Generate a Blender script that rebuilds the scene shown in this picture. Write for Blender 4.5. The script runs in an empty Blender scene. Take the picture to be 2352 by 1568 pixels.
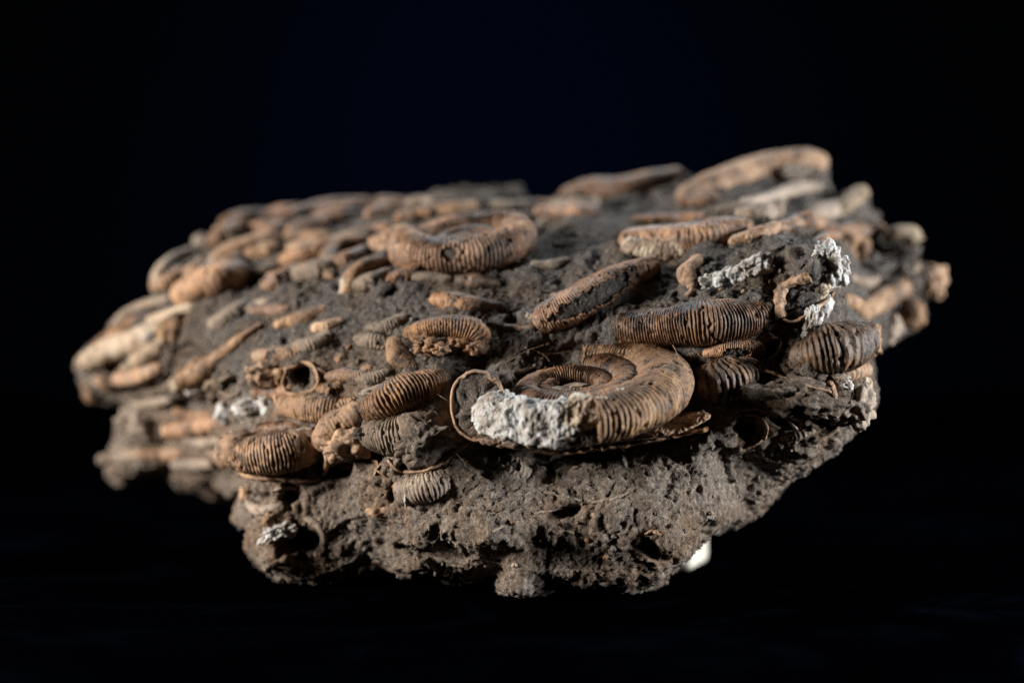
import bpy, bmesh, math, random
import numpy as np
from mathutils import Vector

random.seed(4); rng = np.random.default_rng(11)
sc = bpy.context.scene
col = sc.collection

# ------------------------------------------------------------------ camera
PITCH = math.radians(1.5)
DIST = 0.686                       # camera to the plane of sharp focus (m)
CAMZ = 0.0808
LENS, SENSOR = 100.0, 36.0
cam_d = bpy.data.cameras.new('camera'); cam = bpy.data.objects.new('camera', cam_d); col.objects.link(cam)
cam.location = (0, -DIST, CAMZ)
cam.rotation_euler = (math.pi/2 - PITCH, 0, 0)
cam_d.lens = LENS; cam_d.sensor_width = SENSOR
cam_d.clip_start = 0.02; cam_d.clip_end = 20
cam_d.dof.use_dof = True
cam_d.dof.focus_distance = DIST + 0.004
cam_d.dof.aperture_fstop = 5.6
cam_d.dof.aperture_blades = 0
sc.camera = cam

# ------------------------------------------------------------------ world, lamps, exposure
w = bpy.data.worlds.new('World'); sc.world = w; w.use_nodes = True
w.node_tree.nodes['Background'].inputs[0].default_value = (0.5, 0.6, 1.0, 1)
w.node_tree.nodes['Background'].inputs[1].default_value = 0.0001

def lamp(name, loc, target, size, size_y, power, color):
    d = bpy.data.lights.new(name, 'AREA'); d.shape = 'RECTANGLE'; d.size = size; d.size_y = size_y
    d.energy = power; d.color = color
    o = bpy.data.objects.new(name, d); col.objects.link(o); o.location = loc
    o.rotation_euler = (Vector(target) - Vector(loc)).to_track_quat('-Z', 'Y').to_euler()
    return o
lamp('softbox_left', (-0.66, -0.15, 0.20), (-0.02, 0.02, 0.05), 0.13, 0.19, 14.0, (1.0, 0.96, 0.91))
lamp('softbox_right', (0.66, -0.12, 0.15), (0.03, 0.02, 0.05), 0.12, 0.19, 13.0, (0.92, 0.96, 1.0))
lamp('softbox_top', (0.05, 0.42, 0.62), (0, 0.05, 0.08), 0.30, 0.22, 4.5, (0.78, 0.90, 1.0))
d = bpy.data.lights.new('backdrop_spot', 'SPOT'); d.energy = 150.0; d.color = (0.06, 0.30, 1.0); d.spot_size = math.radians(33); d.spot_blend = 1.0; d.shadow_soft_size = 0.1
o = bpy.data.objects.new('backdrop_spot', d); col.objects.link(o); o.location = (0, 0.45, 0.75)
o.rotation_euler = (Vector((0.0, 1.09, 0.085)) - Vector(o.location)).to_track_quat('-Z', 'Y').to_euler()

sc.view_settings.view_transform = 'Standard'; sc.view_settings.look = 'None'
sc.view_settings.exposure = 0; sc.view_settings.gamma = 1; sc.view_settings.use_curve_mapping = False
sc.render.engine = 'CYCLES'
sc.cycles.max_bounces = 6
sc.cycles.denoising_prefilter = 'NONE'

# ------------------------------------------------------------------ geometry helpers
FWD = np.array([0, math.cos(PITCH), -math.sin(PITCH)])
UPV = np.array([0, math.sin(PITCH), math.cos(PITCH)])
RGT = np.array([1.0, 0, 0])
CAM = np.array([0, -DIST, CAMZ])
IW, IH = 2352.0, 1568.0             # measuring grid of the reference view
K = SENSOR / LENS / IW
PX = DIST * K                       # metres for one measuring unit at the focal plane

def unproj(x, y, dd):
    x = np.asarray(x, float); y = np.asarray(y, float); z = DIST + np.asarray(dd, float)
    return CAM + (((x - IW/2) * K * z)[..., None] * RGT + ((IH/2 - y) * K * z)[..., None] * UPV + z[..., None] * FWD)

def _hash(ix, iy, iz, seed):
    u = np.uint32
    h = ix.astype(u)*u(374761393) + iy.astype(u)*u(668265263) + iz.astype(u)*u(2147483647) + u((seed*1274126177) & 0xFFFFFFFF)
    h = (h ^ (h >> u(13)))*u(1274126177); h = (h ^ (h >> u(16)))*u(2246822519)
    return h ^ (h >> u(15))
def rnd(ix, iy, iz, seed): return _hash(ix, iy, iz, seed) / 4294967295.0
GR = np.array([[1,1,0],[-1,1,0],[1,-1,0],[-1,-1,0],[1,0,1],[-1,0,1],[1,0,-1],[-1,0,-1],[0,1,1],[0,-1,1],[0,1,-1],[0,-1,-1]], float)
def perlin(P, seed=0):
    F = np.floor(P); f = (P - F).astype(np.float32); I = F.astype(np.int64).astype(np.uint32); u = f*f*f*(f*(f*6-15)+10)
    ux, uy, uz = u[:,0], u[:,1], u[:,2]; fx, fy, fz = f[:,0], f[:,1], f[:,2]; out = np.zeros(len(P), np.float32); one = np.uint32(1)
    X = (I[:,0], I[:,0]+one); Y = (I[:,1], I[:,1]+one); Z = (I[:,2], I[:,2]+one)
    for dx in (0,1):
        wx = ux if dx else 1-ux
        for dy in (0,1):
            wxy = wx*(uy if dy else 1-uy)
            for dz in (0,1):
                h = _hash(X[dx], Y[dy], Z[dz], seed) % 12
                out += wxy*(uz if dz else 1-uz)*(G0[h]*(fx-dx) + G1[h]*(fy-dy) + G2[h]*(fz-dz))
    return out.astype(float)
G0, G1, G2 = (GR[:,k].astype(np.float32).copy() for k in range(3))
def fbm(P, octs=4, seed=0, gain=.5):
    a, t = 1.0, 0
    for i in range(octs):
        t = t + a*perlin(P*(2.03**i) + i*7.3, seed+i); a *= gain
    return t
def ridged(P, octs=3, seed=0):
    a, t = 1.0, 0
    for i in range(octs):
        t = t + a*(1-2*np.abs(perlin(P*(2.1**i)+i*3.1, seed+i))); a *= .5
    return t
def worley(P, seed=0):
    F = np.floor(P).astype(np.int64); d1 = np.full(len(P), 9.0); d2 = np.full(len(P), 9.0)
    for dx in (-1,0,1):
        for dy in (-1,0,1):
            for dz in (-1,0,1):
                c = F + np.array([dx,dy,dz])
                q = np.stack([c[:,k] + rnd(c[:,0],c[:,1],c[:,2],seed+11*k) for k in range(3)], 1)
                d = np.linalg.norm(P-q, axis=1)
                m = d < d1
                d2 = np.where(m, d1, np.minimum(d2, d)); d1 = np.where(m, d, d1)
    return d1, d2
def facets(P, seed=0):
    """broken stone: every cell is a tilted flat face; returns height about -1..1"""
    F = np.floor(P).astype(np.int64); d1 = np.full(len(P), 9.0); best = F.copy(); bv = np.zeros_like(P)
    for dx in (-1,0,1):
        for dy in (-1,0,1):
            for dz in (-1,0,1):
                c = F + np.array([dx,dy,dz])
                v = P-np.stack([c[:,k]+rnd(c[:,0],c[:,1],c[:,2],seed+11*k) for k in range(3)], 1); d = (v*v).sum(1)
                m = d < d1; d1 = np.where(m, d, d1); best[m] = c[m]; bv[m] = v[m]
    R_ = [rnd(best[:,0],best[:,1],best[:,2],seed+33+11*k) for k in range(4)]
    return (R_[0]-.5)*1.2 + 1.5*((R_[1]-.5)*bv[:,0]+(R_[2]-.5)*bv[:,1]+(R_[3]-.5)*bv[:,2])
def sstep(a, b, x):
    t = np.clip((x-a)/(b-a), 0, 1); return t*t*(3-2*t)

def mesh_from(name, V, F):
    me = bpy.data.meshes.new(name); V = np.asarray(V, np.float32)
    F = np.asarray(F, np.int32); n, k = F.shape
    me.vertices.add(len(V)); me.vertices.foreach_set('co', V.ravel())
    me.loops.add(n*k); me.loops.foreach_set('vertex_index', F.ravel())
    me.polygons.add(n); me.polygons.foreach_set('loop_start', np.arange(0, n*k, k, dtype=np.int32))
    try: me.polygons.foreach_set('loop_total', np.full(n, k, np.int32))
    except Exception: pass
    me.update(calc_edges=True); me.validate()
    me.polygons.foreach_set('use_smooth', np.ones(len(me.polygons), bool))
    return me
def add(name, me, mat, parent=None, label=None):
    o = bpy.data.objects.new(name, me); col.objects.link(o)
    if mat: me.materials.clear(); me.materials.append(mat)
    if parent: o.parent = parent
    if label: o['label'] = label
    return o

# ------------------------------------------------------------------ materials
def nodes(name):
    m = bpy.data.materials.new(name); m.use_nodes = True; nt = m.node_tree
    return m, nt, nt.nodes, nt.links, nt.nodes['Principled BSDF']
def nz(N, L, co, scale, detail=6, rough=.6, dist=0.0):
    n = N.new('ShaderNodeTexNoise'); n.inputs['Scale'].default_value = scale; n.inputs['Detail'].default_value = detail
    n.inputs['Roughness'].default_value = rough; n.inputs['Distortion'].default_value = dist
    L.new(co, n.inputs['Vector']); return n.outputs[0]
def ramp(N, L, fac, stops):
    r = N.new('ShaderNodeValToRGB'); e = r.color_ramp.elements
    while len(e) < len(stops): e.new(.5)
    for i, (p, c) in enumerate(stops): e[i].position = p; e[i].color = (*c, 1) if len(c) == 3 else c
    L.new(fac, r.inputs[0]); return r.outputs[0]
def mixc(N, L, fac, a, b, mode='MIX'):
    m = N.new('ShaderNodeMix'); m.data_type = 'RGBA'; m.blend_type = mode
    for s, v in ((0, fac), (6, a), (7, b)):
        if hasattr(v, 'is_linked'): L.new(v, m.inputs[s])
        elif isinstance(v, (int, float)): m.inputs[s].default_value = v
        else: m.inputs[s].default_value = (*v, 1)
    return m.outputs[2]
def bump(N, L, h, strength, dist, prev=None):
    b = N.new('ShaderNodeBump'); b.inputs['Strength'].default_value = strength; b.inputs['Distance'].default_value = dist
    L.new(h, b.inputs['Height'])
    if prev is not None: L.new(prev, b.inputs['Normal'])
    return b.outputs[0]
def coords(N):
    return N.new('ShaderNodeNewGeometry').outputs['Position']
def vor(N, L, co, scale, feature='F1'):
    v = N.new('ShaderNodeTexVoronoi'); v.feature = feature; v.inputs['Scale'].default_value = scale; L.new(co, v.inputs['Vector'])
    return v

def matrix_mat(name, dark, mid, light, brown):
    m, nt, N, L, B = nodes(name); co = coords(N)
    c = ramp(N, L, nz(N, L, co, 700, 6, .8), [(.38, dark), (.47, mid), (.54, mid), (.64, light)])
    big = nz(N, L, co, 55, 4, .6)
    c = mixc(N, L, ramp(N, L, big, [(.42, (0,0,0)), (.62, (1,1,1))]), c, brown, 'MULTIPLY')
    if name == 'dark sediment':             # two beds: grey above, paler brown stone below, with a wandering boundary
        sx = N.new('ShaderNodeSeparateXYZ'); L.new(co, sx.inputs[0]); ad = N.new('ShaderNodeMath'); ad.operation = 'MULTIPLY_ADD'; L.new(nz(N, L, co, 40, 4, .6), ad.inputs[0]); ad.inputs[1].default_value = .05; L.new(sx.outputs[2], ad.inputs[2])
        mr_ = N.new('ShaderNodeMapRange'); L.new(ad.outputs[0], mr_.inputs[0]); mr_.inputs[1].default_value = .062; mr_.inputs[2].default_value = .085
        c = mixc(N, L, mr_.outputs[0], mixc(N, L, 1.0, c, (1.24,1.13,1.02), 'MULTIPLY'), mixc(N, L, 1.0, c, (.70,.71,.73), 'MULTIPLY'))
    sp = nz(N, L, co, 1500, 2, .5)
    c = mixc(N, L, ramp(N, L, sp, [(.62, (0,0,0)), (.72, (.7,.7,.7))]), c, (.40,.29,.20))
    L.new(c, B.inputs['Base Color']); B.inputs['Roughness'].default_value = .92
    B.inputs['Specular IOR Level'].default_value = .25
    b1 = bump(N, L, nz(N, L, co, 1500, 6, .8), 1.0, .0008)
    b2 = bump(N, L, nz(N, L, co, 420, 5, .7, .6), .85, .0012, b1)
    L.new(b2, B.inputs['Normal'])
    return m
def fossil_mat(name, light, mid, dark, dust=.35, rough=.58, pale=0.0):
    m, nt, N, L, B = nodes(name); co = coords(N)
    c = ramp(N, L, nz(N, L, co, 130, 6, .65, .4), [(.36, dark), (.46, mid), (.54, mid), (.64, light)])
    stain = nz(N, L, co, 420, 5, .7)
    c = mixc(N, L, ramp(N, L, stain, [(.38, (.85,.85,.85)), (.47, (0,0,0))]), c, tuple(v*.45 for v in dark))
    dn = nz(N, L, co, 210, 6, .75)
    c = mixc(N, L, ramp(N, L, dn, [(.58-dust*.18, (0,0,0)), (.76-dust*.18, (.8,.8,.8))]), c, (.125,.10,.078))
    oi = N.new('ShaderNodeObjectInfo'); hv = N.new('ShaderNodeHueSaturation'); mv = N.new('ShaderNodeMapRange'); L.new(oi.outputs['Random'], mv.inputs[0]); mv.inputs[3].default_value = .72; mv.inputs[4].default_value = 1.22
    L.new(mv.outputs[0], hv.inputs['Value']); ms_ = N.new('ShaderNodeMapRange'); L.new(oi.outputs['Random'], ms_.inputs[0]); ms_.inputs[1].default_value = 1.0; ms_.inputs[2].default_value = 0.0; ms_.inputs[3].default_value = .86; ms_.inputs[4].default_value = 1.0; L.new(ms_.outputs[0], hv.inputs['Saturation'])
    L.new(c, hv.inputs['Color']); c = hv.outputs[0]
    sp = nz(N, L, co, 1900, 2, .5)
    c = mixc(N, L, ramp(N, L, sp, [(.64, (0,0,0)), (.76, (.5,.5,.5))]), c, (.52,.36,.22))
    L.new(c, B.inputs['Base Color'])
    rr = N.new('ShaderNodeMapRange'); rr.inputs[3].default_value = rough-.25; rr.inputs[4].default_value = rough+.25
    L.new(stain, rr.inputs[0]); L.new(rr.outputs[0], B.inputs['Roughness'])
    B.inputs['Specular IOR Level'].default_value = .35
    b1 = bump(N, L, nz(N, L, co, 1500, 5, .7), .55, .0004)
    b2 = bump(N, L, nz(N, L, co, 480, 4, .6), .35, .0007, b1)
    L.new(b2, B.inputs['Normal'])
    return m
def calcite_mat(name, white, tint, dark, amount=.5):
    m, nt, N, L, B = nodes(name); co = coords(N)
    v = vor(N, L, co, 1700); v2 = vor(N, L, co, 900)
    n1 = nz(N, L, co, 190, 6, .75)
    c = ramp(N, L, n1, [(.40, dark), (.50, tint), (.66-.1*amount, white), (.9, white)])
    c = mixc(N, L, .28, c, mixc(N, L, .5, v.outputs['Color'], (.7,.7,.7)), 'MULTIPLY')
    hs = N.new('ShaderNodeHueSaturation'); hs.inputs['Saturation'].default_value = .8; L.new(c, hs.inputs['Color'])
    L.new(hs.outputs[0], B.inputs['Base Color'])
    B.inputs['Roughness'].default_value = .58; B.inputs['Specular IOR Level'].default_value = .3
    B.inputs['Subsurface Weight'].default_value = .5; B.inputs['Subsurface Radius'].default_value = (.0018,.0018,.0018); B.inputs['Subsurface Scale'].default_value = 1.0
    b1 = bump(N, L, v.outputs['Distance'], .45, .0004)
    b2 = bump(N, L, v2.outputs['Distance'], .3, .0006, b1)
    L.new(b2, B.inputs['Normal'])
    return m
M = dict(
    matrix = matrix_mat('dark sediment', (.046,.039,.034), (.140,.122,.107), (.30,.265,.23), (.92,.76,.62)),
    fill = matrix_mat('black sediment fill', (.022,.019,.017), (.075,.066,.059), (.20,.18,.16), (.9,.8,.7)),
    grey = matrix_mat('grey weathered sediment', (.07,.062,.055), (.19,.168,.148), (.34,.30,.26), (.9,.78,.66)),
    brown = fossil_mat('brown shell', (0.303,0.157,0.069), (0.167,0.081,0.037), (0.051,0.026,0.014), .30, .52),
    tan = fossil_mat('tan shell', (0.374,0.223,0.110), (0.229,0.122,0.057), (0.085,0.046,0.022), .30, .66),
    orange = fossil_mat('orange shell', (0.374,0.190,0.073), (0.218,0.103,0.040), (0.071,0.034,0.017), .18, .58),
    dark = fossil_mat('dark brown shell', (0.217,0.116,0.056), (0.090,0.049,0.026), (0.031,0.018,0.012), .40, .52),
    dusty = fossil_mat('dusty grey brown shell', (.34,.25,.17), (.24,.17,.115), (.12,.085,.06), .75, .75),
    pale = fossil_mat('pale shell', (0.407,0.317,0.216), (0.286,0.200,0.123), (0.139,0.092,0.054), .3, .7),
    calcite = calcite_mat('white calcite', (.46,.46,.45), (.31,.275,.235), (.17,.125,.088), .3),
    cream = calcite_mat('cream calcite', (.52,.41,.27), (.34,.235,.135), (.15,.09,.05), .3),
)

# ------------------------------------------------------------------ the rock: root and matrix
rock = bpy.data.objects.new('fossil_rock', None); col.objects.link(rock)
rock.empty_display_size = .02
rock['label'] = 'dark brown rock crowded with ribbed tan ammonite fossils, standing on the black table'
rock['category'] = 'fossil rock'

OUT = [(175,840),(188,805),(240,780),(255,745),(285,720),(350,692),(356,650),(372,615),(405,588),(442,565),(450,545),(486,552),(502,522),(512,505),(560,496),(622,490),(645,498),(740,466),(850,460),(890,465),(960,462),(985,455),(1002,438),(1050,434),(1100,436),(1190,425),(1208,445),(1216,466),(1280,458),(1300,436),(1350,420),(1440,420),(1500,404),(1560,398),(1600,408),(1650,412),(1740,390),(1850,370),(1890,372),(1900,400),(1903,425),(1920,446),(1985,440),(2000,480),(2020,495),(2014,520),(2040,552),(2085,556),(2082,588),(2095,606),(2140,618),(2150,640),(2140,672),(2115,690),(2118,720),(2100,745),(2058,778),(2000,810),(2008,840),(2010,880),(2008,920),(1985,950),(1950,982),(1932,1008),(1850,1072),(1815,1083),(1790,1108),(1765,1148),(1700,1198),(1626,1226),(1588,1250),(1538,1298),(1505,1336),(1450,1355),(1380,1349),(1310,1348),(1260,1362),(1200,1378),(1152,1375),(1138,1362),(1132,1322),(1100,1328),(1080,1333),(1010,1323),(960,1318),(920,1326),(880,1308),(840,1315),(780,1343),(720,1357),(660,1347),(602,1303),(575,1268),(573,1215),(548,1190),(543,1165),(556,1140),(520,1138),(420,1108),(330,1102),(280,1114),(248,1096),(240,1060),(258,1020),(273,980),(292,945),(282,928),(235,922),(205,918),(192,880)]
CP = [(560,510,13),(740,476,13),(900,470,13.5),(1090,445,14),(1250,466,14),(1400,445,13),(1550,425,12),(1740,415,11),(1880,395,11),(1960,470,10.5),(2050,560,10),(2130,640,9.5),(2090,720,9),(2030,770,8.5),
(600,560,10.5),(750,520,11),(900,500,11),(1070,480,10),(1300,490,9),(1560,505,8.5),(1800,480,9.5),(1900,520,9.5),(1960,600,9),(2000,680,8.8),
(500,600,10),(650,620,8.5),(800,600,7),(940,560,6.5),(1070,590,5),(1200,580,5.2),(1330,560,5.5),(1430,560,4.5),(1600,560,3.6),(1720,550,3.4),(1790,550,3.2),(1850,560,3),(1895,575,2.5),
(380,640,10),(480,680,8),(600,700,6.8),(700,680,5.8),(850,650,4.8),(1000,660,4.0),(1150,660,3.8),(1300,640,3.8),(1450,640,3.2),(1560,640,2.8),(1680,640,2.2),(1800,650,1.8),(1900,640,1.4),(1925,620,1.8),
(250,760,10.5),(400,760,8.5),(550,770,6),(700,760,4.6),(850,760,3.5),(980,760,2.6),(1080,760,2.2),(1200,760,2.2),(1320,750,2),(1450,750,1.8),(1600,745,1.2),(1750,740,1.0),(1850,740,1.0),(1900,740,1.5),(1925,720,2.2),
(200,850,10.5),(320,840,9),(450,850,6.8),(600,860,4.2),(720,850,3.4),(850,850,2.4),(950,850,1.8),(1100,830,2.1),(1300,800,2.3),(1450,800,2.0),(1550,800,1.4),(1680,830,.7),(1800,830,.7),(1900,800,.8),(1980,790,1.6),
(220,910,11),(350,910,10),(500,930,6.5),(600,940,4.6),(700,940,3),(800,940,2.2),(900,920,1.2),(1000,910,1),(1150,920,1.3),(1300,920,1.6),(1300,850,2.1),(1200,850,2.0),(1420,840,1.9),(1450,920,1.2),(1560,900,1.1),(1650,900,.8),(1750,900,.5),(1850,900,.4),(1940,900,.8),(2000,900,1.8),
(280,1000,11),(400,990,10),(480,1010,8),(560,1050,3.4),(640,1040,2.8),(760,1010,2),(850,1020,1.4),(950,1010,1),(1100,1020,1.2),(1250,1040,1.4),(1400,1040,1.4),(1550,1010,1.2),(1680,1000,.8),(1780,1000,1.1),(1880,1000,1.2),(1930,980,1.6),
(280,1090,11.5),(420,1090,10.5),(520,1110,9),(580,1140,3.6),(680,1130,3),(800,1110,2.4),(900,1120,1.4),(1000,1110,.8),(1150,1100,.8),(1300,1100,.9),(1450,1090,.7),(1600,1080,.6),(1690,1090,1.9),(1760,1080,2.2),(1830,1060,2),
(590,1230,3.4),(700,1230,3),(800,1200,2.6),(900,1200,1.8),(1000,1200,.8),(1120,1210,-.2),(1250,1190,.3),(1400,1180,-.1),(1550,1180,.2),(1640,1180,1.0),(1700,1170,2.4),
(650,1310,3),(740,1320,2.8),(850,1280,2.8),(950,1290,1.8),(1060,1300,1.2),(1130,1250,-.1),(1140,1275,.9),(1040,1270,1.4),(1180,1295,.5),(1250,1285,.5),(1400,1270,.2),(1500,1280,.3),(1580,1260,.7),(1630,1220,1.2),(1180,1345,.5),(1300,1320,.4),(1450,1320,.5),(1530,1310,.9)]
OUT = np.array(OUT, float); CP = np.array(CP, float); CPD = CP[:,2]*.01
def _phi(a, b):
    return np.sqrt(((a[:,None,:]-b[None,:,:])**2).sum(-1) + 12.0**2)
_A = np.block([[_phi(CP[:,:2],CP[:,:2]) - .0*np.eye(len(CP)), np.ones((len(CP),1))],[np.ones((1,len(CP))), np.zeros((1,1))]])
_W = np.linalg.solve(_A, np.concatenate([CPD,[0]]))
def surf(x, y):
    q = np.stack([np.ravel(x), np.ravel(y)], 1).astype(float)
    out = np.concatenate([_phi(q[i:i+20000], CP[:,:2])@_W[:-1] for i in range(0, len(q), 20000)]) + _W[-1]
    return out.reshape(np.shape(x))

def outline_dist(q):
    A = OUT; Bq = np.roll(OUT, -1, 0); dmin = np.full(len(q), 1e9); ins = np.zeros(len(q), bool)
    for a, b in zip(A, Bq):
        ab = b-a; t = np.clip(((q-a)@ab)/(ab@ab), 0, 1)
        dmin = np.minimum(dmin, np.linalg.norm(q-(a+t[:,None]*ab), axis=1))
        c = ((a[1] > q[:,1]) != (b[1] > q[:,1]))
        with np.errstate(divide='ignore', invalid='ignore'):
            xi = (b[0]-a[0])*(q[:,1]-a[1])/(b[1]-a[1]) + a[0]
        ins ^= c & (q[:,0] < xi)
    return np.where(ins, dmin, -dmin)

def build_matrix():
    st = 5.0
    gx = np.arange(165, 2165, st); gy = np.arange(360, 1390, st)
    X, Y = np.meshgrid(gx, gy); q = np.stack([X.ravel(), Y.ravel()], 1)
    D = outline_dist(q); ok = D > 0
    d = surf(q[:,0], q[:,1])
    t = np.clip(D/34.0, 0, 1); d_f = d + .012*(1-np.sqrt(np.clip(1-(1-t)**2, 0, 1)))
    tt = np.clip(D/150.0, 0, 1)
    d_b = np.maximum(d_f + .002, d_f + .002 + np.maximum(.165-d, .022)*np.sqrt(np.clip(1-(1-tt)**2, 0, 1)))
    idx = -np.ones(len(q), int); idx[ok] = np.arange(ok.sum()); n = ok.sum()
    Vf = unproj(q[ok,0], q[ok,1], d_f[ok]); Vb = unproj(q[ok,0], q[ok,1], d_b[ok])
    nx, ny = len(gx), len(gy); ii = np.arange(nx*ny).reshape(ny, nx)
    quad = np.stack([ii[:-1,:-1], ii[1:,:-1], ii[1:,1:], ii[:-1,1:]], -1).reshape(-1, 4)
    quad = quad[(ok[quad]).all(1)]; f = idx[quad]
    # boundary edges get a rim between front and back sheet
    E = np.concatenate([f[:,[0,1]], f[:,[1,2]], f[:,[2,3]], f[:,[3,0]]]); key = {}
    for a, b in E: key[(a, b)] = 1
    rim = [(b, a, a+n, b+n) for (a, b) in key if (b, a) not in key]
    F = np.concatenate([f, f[:, ::-1]+n, np.array(rim)])
    me = mesh_from('rock_matrix_base', np.concatenate([Vf, Vb]), F)
    o = add('rock_matrix', me, None)
    r = o.modifiers.new('remesh', 'REMESH'); r.mode = 'VOXEL'; r.voxel_size = .00054; r.use_smooth_shade = True
    s = o.modifiers.new('smooth', 'SMOOTH'); s.factor = .5; s.iterations = 3
    dg = bpy.context.evaluated_depsgraph_get(); m2 = bpy.data.meshes.new_from_object(o.evaluated_get(dg))
    o.modifiers.clear(); o.data = m2; m2.name = 'rock_matrix'
    bpy.data.meshes.remove(me)
    return o
matrix = build_matrix()
TABLE_Z = float(unproj(np.array([1200.]), np.array([1376.]), np.array([.006]))[0][2])

# sculpted hollows and swellings: x, y, half-width, half-height, turn (deg), depth mm (+ into the rock)
SC = [(700,868,30,30,0,7),(1080,925,55,75,0,2),(1180,745,26,34,10,4),(1330,715,90,26,-33,2),(1830,695,44,28,-35,3),(1770,797,20,18,0,4),
(1715,985,34,30,0,5),(905,1132,14,26,0,5),(600,1148,34,24,0,5),(665,1140,26,18,0,4),(690,1238,48,32,-20,4),(800,1000,28,16,0,3),(530,885,20,22,0,6),
(860,1050,40,20,-10,5),(930,1070,18,26,0,5),(1290,1180,50,18,-12,4),(1560,1110,66,40,-20,2),(1500,1262,46,26,20,1.5),(1880,960,60,18,15,6),(1800,960,50,16,10,5),
(1260,540,50,22,-10,3),(1340,800,60,20,0,2.5),(1590,690,50,14,0,2.5),(1300,1060,150,18,-4,3.5),(1080,1060,30,30,0,2),
(780,650,30,18,0,3),(560,650,36,30,0,5),(430,800,40,18,0,4),(760,1090,60,20,-20,6),(820,600,30,16,0,3),(300,900,60,14,0,6),(420,930,80,14,-5,7),
(985,1270,120,10,8,5),
(1780,545,34,40,0,-3),(660,680,60,34,-10,-3.5),(870,655,26,24,0,-4),(1100,1220,120,50,0,-2.5),(960,1040,90,40,-25,-4),(1850,930,90,44,12,-4),(1600,1010,60,30,0,-3),(1700,660,120,40,-10,-2),
(1840,590,50,30,20,-4),(1090,450,100,24,0,-5),(640,1290,50,40,0,-3),(310,1070,60,40,0,-5),(1540,1240,50,40,0,-2.5)]
def sculpt(o):
    me = o.data; n = len(me.vertices); co = np.empty(n*3, np.float32); me.vertices.foreach_get('co', co); P = co.reshape(-1, 3).astype(float)
    no = np.empty(n*3, np.float32); me.vertices.foreach_get('normal', no); Nn = no.reshape(-1, 3).astype(float)
    rel = P - CAM; z = rel@FWD; px = rel@RGT/(z*K) + IW/2; py = IH/2 - rel@UPV/(z*K)
    front = Nn@FWD < .25
    sd = surf(px, py); near = np.abs(z-DIST-sd) < .02
    # layered, lumpy relief of the broken rock; the hidden back stays coarse
    q = P + Nn*(.0016*fbm(P*75, 2, 1))[:,None]; fr = np.where(Nn@FWD < .4)[0]; Pa, P = P, P[fr]; pya = py[fr]
    low = sstep(990, 1120, pya + 60*perlin(P*40, 3)); wp = P + .004*np.stack([perlin(P*120, 71), perlin(P*120, 72), perlin(P*120, 73)], 1)
    h = (.0012+.0007*low)*facets(wp*np.array([42,42,60]), 9) + (.0006-.0003*low)*facets(wp*np.array([130,130,170]), 29)
    h += .0006*fbm(P*260, 2, 14) + .0004*fbm(P*620, 2, 13) + .0005*fbm(P*1200, 1, 15) + low*.0004*fbm(P*480, 2, 18)
    h -= .0004*(1-low)*sstep(.26,.5,perlin(P*420, 41))
    q[fr] += Nn[fr]*h[:,None]; P = Pa
    for (x, y, a, b, r, dep) in SC:
        r = math.radians(r); c_ = np.where((np.abs(px-x) < 1.4*max(a,b)) & (np.abs(py-y) < 1.4*max(a,b)) & front & near)[0]
        dx, dy = px[c_]-x, py[c_]-y
        u = (dx*math.cos(r)+dy*math.sin(r))/a; v = (-dx*math.sin(r)+dy*math.cos(r))/b
        rho = np.sqrt(u*u+v*v) + .40*fbm(P[c_]*230, 2, int(x))
        q[c_] += ((1-sstep(.45, 1.08, rho))*dep*.001)[:,None]*FWD
    q[:,2] = np.maximum(q[:,2], TABLE_Z)
    me.vertices.foreach_set('co', q.astype(np.float32).ravel()); me.update()
    me.polygons.foreach_set('use_smooth', np.ones(len(me.polygons), bool))
    return q
MV = sculpt(matrix)
matrix.data.materials.clear(); matrix.data.materials.append(M['matrix']); matrix.parent = rock
matrix['label'] = 'dark grey brown sediment that holds the fossils'

# ------------------------------------------------------------------ whorls, rims and lumps
from mathutils.bvhtree import BVHTree
bpy.context.view_layer.update()
BVH = BVHTree.FromObject(matrix, bpy.context.evaluated_depsgraph_get())
def surf_hit(x, y):
    base = surf(x, y); out = base.copy(); D_ = unproj(x, y, np.zeros(len(x)))-CAM
    for i, v in enumerate(D_):
        hit = BVH.ray_cast(Vector(CAM), Vector(v).normalized())[0]
        if hit is not None:
            z = float((np.array(hit)-CAM)@FWD)-DIST
            out[i] = np.clip(z, base[i]-.008, base[i]+.008)
    return out
TILT, ROLL = math.radians(15.5), math.radians(3)
def bed_normal(tilt=TILT, roll=0.0):
    n = math.cos(tilt)*np.array([-math.sin(roll), 0, math.cos(roll)]) - math.sin(tilt)*np.array([0, 1, 0])
    return n/np.linalg.norm(n)
def resample(P, n):
    P = np.asarray(P, float); m = len(P); Q = np.vstack([2*P[0]-P[1], P, 2*P[-1]-P[-2]])
    t = np.linspace(0, m-1-1e-9, n); i = t.astype(int); f = (t-i)[:,None]
    a, b, c, d = Q[i], Q[i+1], Q[i+2], Q[i+3]
    return .5*((2*b)+(c-a)*f+(2*a-5*b+4*c-d)*f*f+(3*b-a-3*c+d)*f**3)
SEED = [100]; FOS = []; HR = np.random.default_rng(21)
def note(C, r, k=1.0):
    C = np.atleast_2d(C); r = np.broadcast_to(r, (len(C),)); st = max(1, len(C)//16)
    FOS.extend((c, float(q), k) for c, q in zip(C[::st], r[::st]))
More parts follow.
